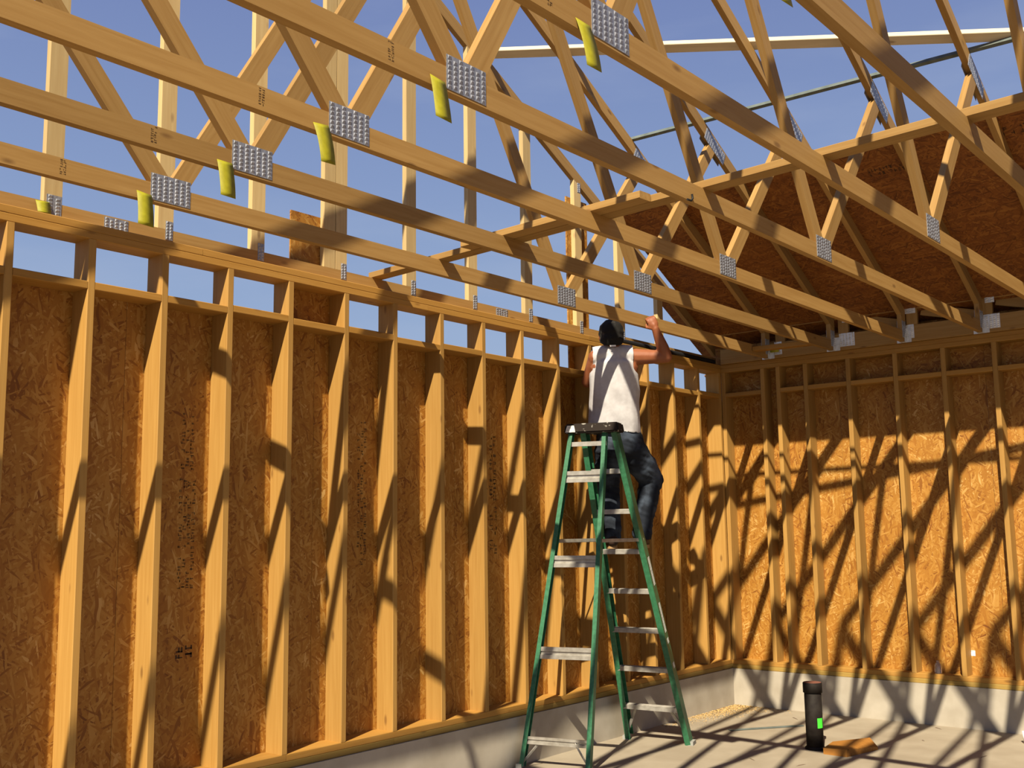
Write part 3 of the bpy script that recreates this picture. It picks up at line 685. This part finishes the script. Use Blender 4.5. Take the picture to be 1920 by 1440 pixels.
# legs
B.limb([(hipR, 0.092), (hipR.lerp(knR, 0.5), 0.080), (knR, 0.060), (knR.lerp(anR, 0.35), 0.058), (anR, 0.040)])
B.limb([(hipL, 0.092), (hipL.lerp(knL, 0.5), 0.080), (knL, 0.060), (knL.lerp(anL, 0.35), 0.058), (anL, 0.040)])
fdL = (-lx*0.25+Fv*0.6+ly*0.3); fdL.z = 0; fdL.normalize(); fdR = (lx*0.15+Fv*0.7); fdR.z = 0; fdR.normalize()
for an_, fd in ((anL, fdL), (anR, fdR)): B.limb([(Vector((an_.x, an_.y, zf+0.06)), 0.040), (Vector((an_.x, an_.y, zf+0.05))+fd*0.13, 0.030)])
base = (anL+anR)/2; base.z = zf
man = link('person', B.mesh('person', 0.0055, 5, 'skin'), Matrix.Identity(4))
tag(man, 'man in white tank top and dark jeans on the stepladder, right arm raised', 'person')
# tank top
T = Blob()
T.loft([(mp_(1154, 832), 0.200, 0.150), (mp_(1153, 800), 0.198, 0.148), (mp_(1153, 770), 0.192, 0.142), (mp_(1153, 735), 0.192, 0.140), (mp_(1151, 705), 0.186, 0.132), (mp_(1151, 684), 0.172, 0.120)], 10)
T.limb([(mp_(1151, 663), 0.074), (mp_(1184, 667), 0.082)]); T.limb([(mp_(1151, 663), 0.074), (mp_(1119, 669), 0.082)])
T.limb([(mp_(1151, 663), 0.078), (mp_(1151, 690), 0.128)])
me = T.mesh('tank_top', 0.007, 4, 'tank')
bm = bmesh.new(); bm.from_mesh(me)
def cut(co, no):
    bmesh.ops.bisect_plane(bm, geom=bm.verts[:]+bm.edges[:]+bm.faces[:], plane_co=co, plane_no=no, clear_outer=True)
cut(mp_(1153, 813), -Uv)
cut(mp_(1186, 660), (Rv*0.97+Uv*0.25).normalized()) if False else None
def rel(p): d = p-mp_(1151, 760); return d.dot(Rv), d.dot(Uv), d.dot(Fv)
kill = []
for f_ in bm.faces:
    r_, u_, w_ = rel(f_.calc_center_median())
    nr = math.hypot(r_, w_*1.0)
    if u_ > 0.40 and math.hypot(r_, w_-0.01) < 0.072: kill.append(f_)                       # neck opening
    elif u_ > 0.20:
        lim = 0.145+max(0.0, 0.26-u_)*1.1
        if r_ > lim or r_ < -(lim+0.015): kill.append(f_)               # arm holes
bmesh.ops.delete(bm, geom=kill, context='FACES')
for _ in range(6): bmesh.ops.smooth_vert(bm, verts=[v for v in bm.verts if v.is_boundary], factor=0.5, use_axis_x=True, use_axis_y=True, use_axis_z=True)
for v in bm.verts:      # folds in the cloth
    r_, u_, w_ = rel(v.co)
    if u_ < 0.22:
        a_ = math.atan2(w_, r_); amp = 0.005*min(1, (0.22-u_)/0.25)
        v.co += v.normal*(amp*math.sin(5*a_+u_*9)+0.016*noise.noise(Vector((r_*7+u_*4, u_*6, w_*7)))*min(1, (0.22-u_)/0.2))
bmesh.ops.smooth_vert(bm, verts=[v for v in bm.verts if v.is_boundary], factor=0.5, use_axis_x=True, use_axis_y=True, use_axis_z=True)
bm.to_mesh(me); bm.free()
link('tank_top', me, Matrix.Identity(4), parent=man)
# jeans
J = Blob()
J.loft([(mp_(1158, 800), 0.160, 0.120), (mp_(1162, 826), 0.176, 0.130), (mp_(1164, 846), 0.184, 0.138)], 6)
J.limb([(hipR, 0.110), (hipR.lerp(knR, 0.5), 0.106), (knR, 0.088), (knR.lerp(anR, 0.4), 0.077), (anR+Uv*0.0, 0.070), (anR-Uv*0.045, 0.066)])
J.limb([(hipL, 0.106), (hipL.lerp(knL, 0.5), 0.097), (knL, 0.080), (knL.lerp(anL, 0.4), 0.077), (anL+Uv*0.0, 0.070), (anL-Uv*0.045, 0.066)])
me = J.mesh('jeans', 0.008, 4, 'jean')
bm = bmesh.new(); bm.from_mesh(me); bm.normal_update()
cut(mp_(1160, 800), Uv); cut(Vector((0, 0, zf+0.065)), -Uv)
for v in bm.verts:
    r_, u_, w_ = rel(v.co); v.co += v.normal*(0.006+0.011*noise.noise(Vector((r_*8, u_*11+r_*4, w_*8)))+0.007*noise.noise(Vector((r_*9, u_*40+r_*14, w_*12+3))))
bm.to_mesh(me); bm.free(); link('jeans', me, Matrix.Identity(4), parent=man)
# boots
for an_, fd in ((anL, fdL), (anR, fdR)):
    K = Blob(); g0 = Vector((an_.x, an_.y, zf)); sd = Vector((fd.y, -fd.x, 0))
    K.limb([(g0+Uv*0.15, 0.050), (g0+Uv*0.075, 0.052)])
    for t in range(12):
        q = t/11; K.ell(g0+fd*(-0.045+0.215*q)+Uv*(0.058-0.018*q), (0.047-0.004*abs(q-0.6), 0.045, 0.046-0.010*q), (sd, fd, Uv))
    me = K.mesh('work_boot', 0.007, 3, 'boot'); bm = bmesh.new(); bm.from_mesh(me); cut(Vector((0, 0, zf+0.022)), -Uv); bm.to_mesh(me); bm.free()
    bo = link('work_boot', me, Matrix.Identity(4), parent=man)
    pf = []
    for i in range(24):
        a_ = 2*math.pi*i/24; c_, s_ = math.cos(a_), math.sin(a_); pf.append((0.062+0.118*(abs(c_)**0.8)*(1 if c_ > 0 else -1), 0.046*(abs(s_)**0.7)*(1 if s_ > 0 else -1)))
    prism('boot_sole', pf, g0+Uv*0.0005, g0+Uv*0.026, fd, 'sole', bo)
# cap worn on the head
Hh = Blob(); Hh.ell(head+Uv*0.015-Fv*0.004, (0.099, 0.113, 0.112)); Hh.ell(head-Uv*0.038-Fv*0.024, (0.094, 0.098, 0.088))
me = Hh.mesh('baseball_cap', 0.006, 3, 'hat'); bm = bmesh.new(); bm.from_mesh(me)
cut(head-Uv*0.096-Fv*0.09, (-Uv*1.0+Fv*0.66).normalized())
bm.to_mesh(me); bm.free(); hc = link('baseball_cap', me, Matrix.Identity(4), parent=man)
tp_ = newmesh('cap_strap_glint', [(-0.022, 0, -0.006), (0.022, 0, -0.006), (0.022, 0, 0.006), (-0.022, 0, 0.006)], [(0, 1, 2, 3)], 'white')  # glint on the plastic strap, painted as a flat white strip
q_ = head-Uv*0.098-Fv*0.112; link('cap_strap_glint', tp_, frame((q_.x, q_.y, q_.z), Rv, Fv), parent=hc)
bv, bf = [], []
for s_ in (0, 1):
    for i in range(13):
        a_ = math.pi*(i/12); bv.append(head+Uv*(0.005+0.004*s_)+Fv*0.07+Rv*0.088*math.cos(a_)+Fv*(0.105*math.sin(a_))+Uv*(0.02*math.sin(a_)))
bf = [tuple(range(13))[::-1], tuple(range(13, 26))]+[(i, i+1, 14+i, 13+i) for i in range(12)]
link('cap_brim', newmesh('cap_brim', bv, bf, 'hat'), Matrix.Identity(4), parent=hc)

# ------------------------------------------------------------------ things on the floor
P = hit(1529, 1404, 2, 0.0)
st = empty('standpipe', (P.x, P.y, 0)); tag(st, 'black plastic standpipe stub with neon green sticker rising from the floor', 'pipe')
PH = 0.455; PR = 0.060
lathe('pipe_body', [(0, 0), (PR, 0), (PR, PH-0.01), (0, PH-0.01)], 'abs', Matrix.Translation((P.x, P.y, 0.0)), st)
lathe('pipe_cap', [(PR+0.001, PH-0.065), (PR+0.007, PH-0.065), (PR+0.007, PH), (PR+0.004, PH+0.004), (0, PH+0.004)], 'abs', Matrix.Translation((P.x, P.y, 0.0)), st)
lathe('cap_disc', [(0, 0.0), (PR+0.002, 0.0), (PR+0.002, 0.0015), (0, 0.0015)], 'abs_top', Matrix.Translation((P.x, P.y, PH+0.004)), st)
lathe('pipe_collar', [(PR+0.0005, 0), (PR+0.012, 0), (PR+0.012, 0.012), (PR+0.0005, 0.02)], 'abs', Matrix.Translation((P.x, P.y, 0.0)), st)
vc = (CAM-P); vc.z = 0; vc.normalize(); ang0 = math.atan2(vc.y, vc.x)
sv, sf = [], []
for i in range(9):
    a_ = ang0+math.radians(22+46*i/8)
    for z_ in (0.150, 0.218): sv.append((P.x+(PR+0.001)*math.cos(a_), P.y+(PR+0.001)*math.sin(a_), z_))
for i in range(8): sf.append((2*i, 2*i+2, 2*i+3, 2*i+1))
link('neon_sticker', newmesh('neon_sticker', sv, sf, 'neon'), Matrix.Identity(4), parent=st)
for k, a2 in enumerate((0.55, 0.95)):
    a_ = ang0+a2; q = Vector((P.x+(PR+0.0)*math.cos(a_), P.y+(PR+0.0)*math.sin(a_), 0))
    rd_ = Vector((math.cos(a_), math.sin(a_), 0))
    prism('clip_tab', [(-0.012, 0), (0.012, 0), (0.020, 0.085), (0.006, 0.090), (-0.012, 0.05)], q+Uv*0.0, q+rd_*0.03, rd_.cross(Uv), 'abs', st)
# offcut of wood beside the pipe: two bent faces like a split wedge
pts = [hit(1544, 1414, 2, 0.0), hit(1588, 1420, 2, 0.0), hit(1646, 1406, 2, 0.0), hit(1632, 1399, 2, 0.0), hit(1562, 1404, 2, 0)]
hs = [0.040, 0.050, 0.022, 0.060, 0.050]
v = [tuple(p+Uv*0.0005) for p in pts]+[tuple(p+Uv*h) for p, h in zip(pts, hs)]
cx_ = sum((p for p in pts), Vector())/5
me = newmesh('wood_offcut', [Vector(q)-cx_ for q in v], [(4, 3, 2, 1, 0), (5, 6, 9), (6, 8, 9), (6, 7, 8)]+[(i, (i+1) % 5, 5+(i+1) % 5, 5+i) for i in range(5)], 'orange_wood')
bm = bmesh.new(); bm.from_mesh(me); bmesh.ops.recalc_face_normals(bm, faces=bm.faces); bm.to_mesh(me); bm.free()
tag(link('wood_offcut', me, Matrix.Translation(cx_)), 'orange wood offcut lying at the foot of the black standpipe', 'wood scrap')
# metal strip on the floor
a, b = hit(1368, 1370, 2, 0), hit(1505, 1361, 2, 0)
tag(board('metal_strip', a+Uv*0.0045, b+Uv*0.0045, (0.6, 0.8, 0), 0.05, 0.004, 'tube'), 'thin grey metal strip lying on the floor behind the ladder', 'metal strip')
# clear bottle standing on the sole plate
P = hit(1759, 1252, 1, 0.07)
bt = lathe('clear_bottle', [(0, 0), (0.026, 0), (0.028, 0.006), (0.028, 0.06), (0.020, 0.075), (0.012, 0.085), (0.012, 0.1), (0, 0.1)], 'clear', Matrix.Translation((P.x, 0.07, ZP+0.0005)), seg=24)
tag(bt, 'small clear plastic bottle standing on the back wall sole plate', 'bottle')
# white scrap at the right edge of the floor
P = hit(1919, 1394, 2, 0)
wsv = [(0, 0, 0), (0.09, 0, 0), (0.09, 0.05, 0), (0, 0.05, 0), (0.01, 0.005, 0.055), (0.085, 0.0, 0.05), (0.09, 0.045, 0.045), (0.0, 0.05, 0.06)]
tag(link('paper_cup', lathe('tmp', [(0, 0), (0.025, 0), (0.033, 0.085), (0.031, 0.085), (0.024, 0.003), (0, 0.003)], 'white', Matrix.Identity(4)).data, Matrix.Translation((P.x+0.03, P.y, 0.0005))), 'small white cup on the floor at the right edge', 'cup')
for o in [o for o in bpy.data.objects if o.name == 'tmp']: bpy.data.objects.remove(o)
# wood slivers
SV = [((1405, 1352), (1420, 1348), 0), ((1485, 1345), (1497, 1350), 1), ((1752, 1364), (1766, 1368), 0), ((1838, 1421), (1852, 1417), 0), ((1405, 1422), (1416, 1427), 1), ((1492, 1437), (1512, 1433), 0), ((1728, 1388), (1734, 1390), 1)]
SLB = ['dark wood sliver in the shadows between ladder and standpipe', 'dark wood sliver just left of the standpipe', 'dark wood sliver on the floor right of the standpipe near the curb', 'dark wood sliver lowest at the right of the floor', 'dark wood sliver left of and nearer than the standpipe', 'longest dark wood sliver at the bottom edge of the picture', 'tiny dark wood sliver on sunlit floor right of the offcut']
for (p0, p1, s_), lb_ in zip(SV, SLB):
    a, b = hit(*p0, 2, 0), hit(*p1, 2, 0); d_ = (b-a).normalized(); n_ = d_.cross(Uv)*0.004; L_ = (b-a).length
    vv = [a+Uv*0.0005, a+n_+d_*L_*0.4+Uv*0.0005, b+Uv*0.0005, a-n_+d_*L_*0.6+Uv*0.0005, a+d_*L_*0.3+Uv*0.006, a+d_*L_*0.7+Uv*0.005]
    me = newmesh('wood_sliver', [q-a for q in vv], [(3, 2, 1, 0), (0, 1, 4), (1, 2, 5), (1, 5, 4), (2, 3, 5), (3, 0, 4), (3, 4, 5)], 'dark_sliver')
    tag(link('wood_sliver', me, Matrix.Translation(a)), lb_, 'wood sliver', 'wood slivers on the floor')
# sawdust and shavings in the corner
rnd = random.Random(5); v, f = [], []
def chip(x, y, s_):
    a_ = rnd.uniform(0, 6.28); k = len(v); c_, t_ = math.cos(a_)*s_, math.sin(a_)*s_
    z_ = rnd.uniform(0.0005, 0.004)
    v.extend([(x-c_, y-t_, 0.0005), (x+t_*0.5, y-c_*0.5, 0.0005+z_), (x+c_, y+t_, 0.0005+z_*0.5), (x-t_*0.5, y+c_*0.5, 0.0005)]); f.append((k, k+1, k+2, k+3))
for _ in range(3800):
    y = -abs(rnd.gauss(0, 0.5))-0.02
    if y < -1.3: continue
    x = 0.016+abs(rnd.gauss(0, 0.10+0.05*(y+1.3))); chip(x, y, rnd.uniform(0.003, 0.008))
for _ in range(700): chip(0.2+rnd.gauss(0, 0.16)+0.02, -0.16+rnd.gauss(0, 0.10), rnd.uniform(0.003, 0.006)) if True else None
v = [(max(0.014, p[0]), min(-0.014, p[1]), p[2]) for p in v]
tag(link('sawdust', newmesh('sawdust', v, f, 'saw'), Matrix.Identity(4)), 'pale sawdust and shavings swept along the curb in the corner', 'sawdust', kind='stuff')
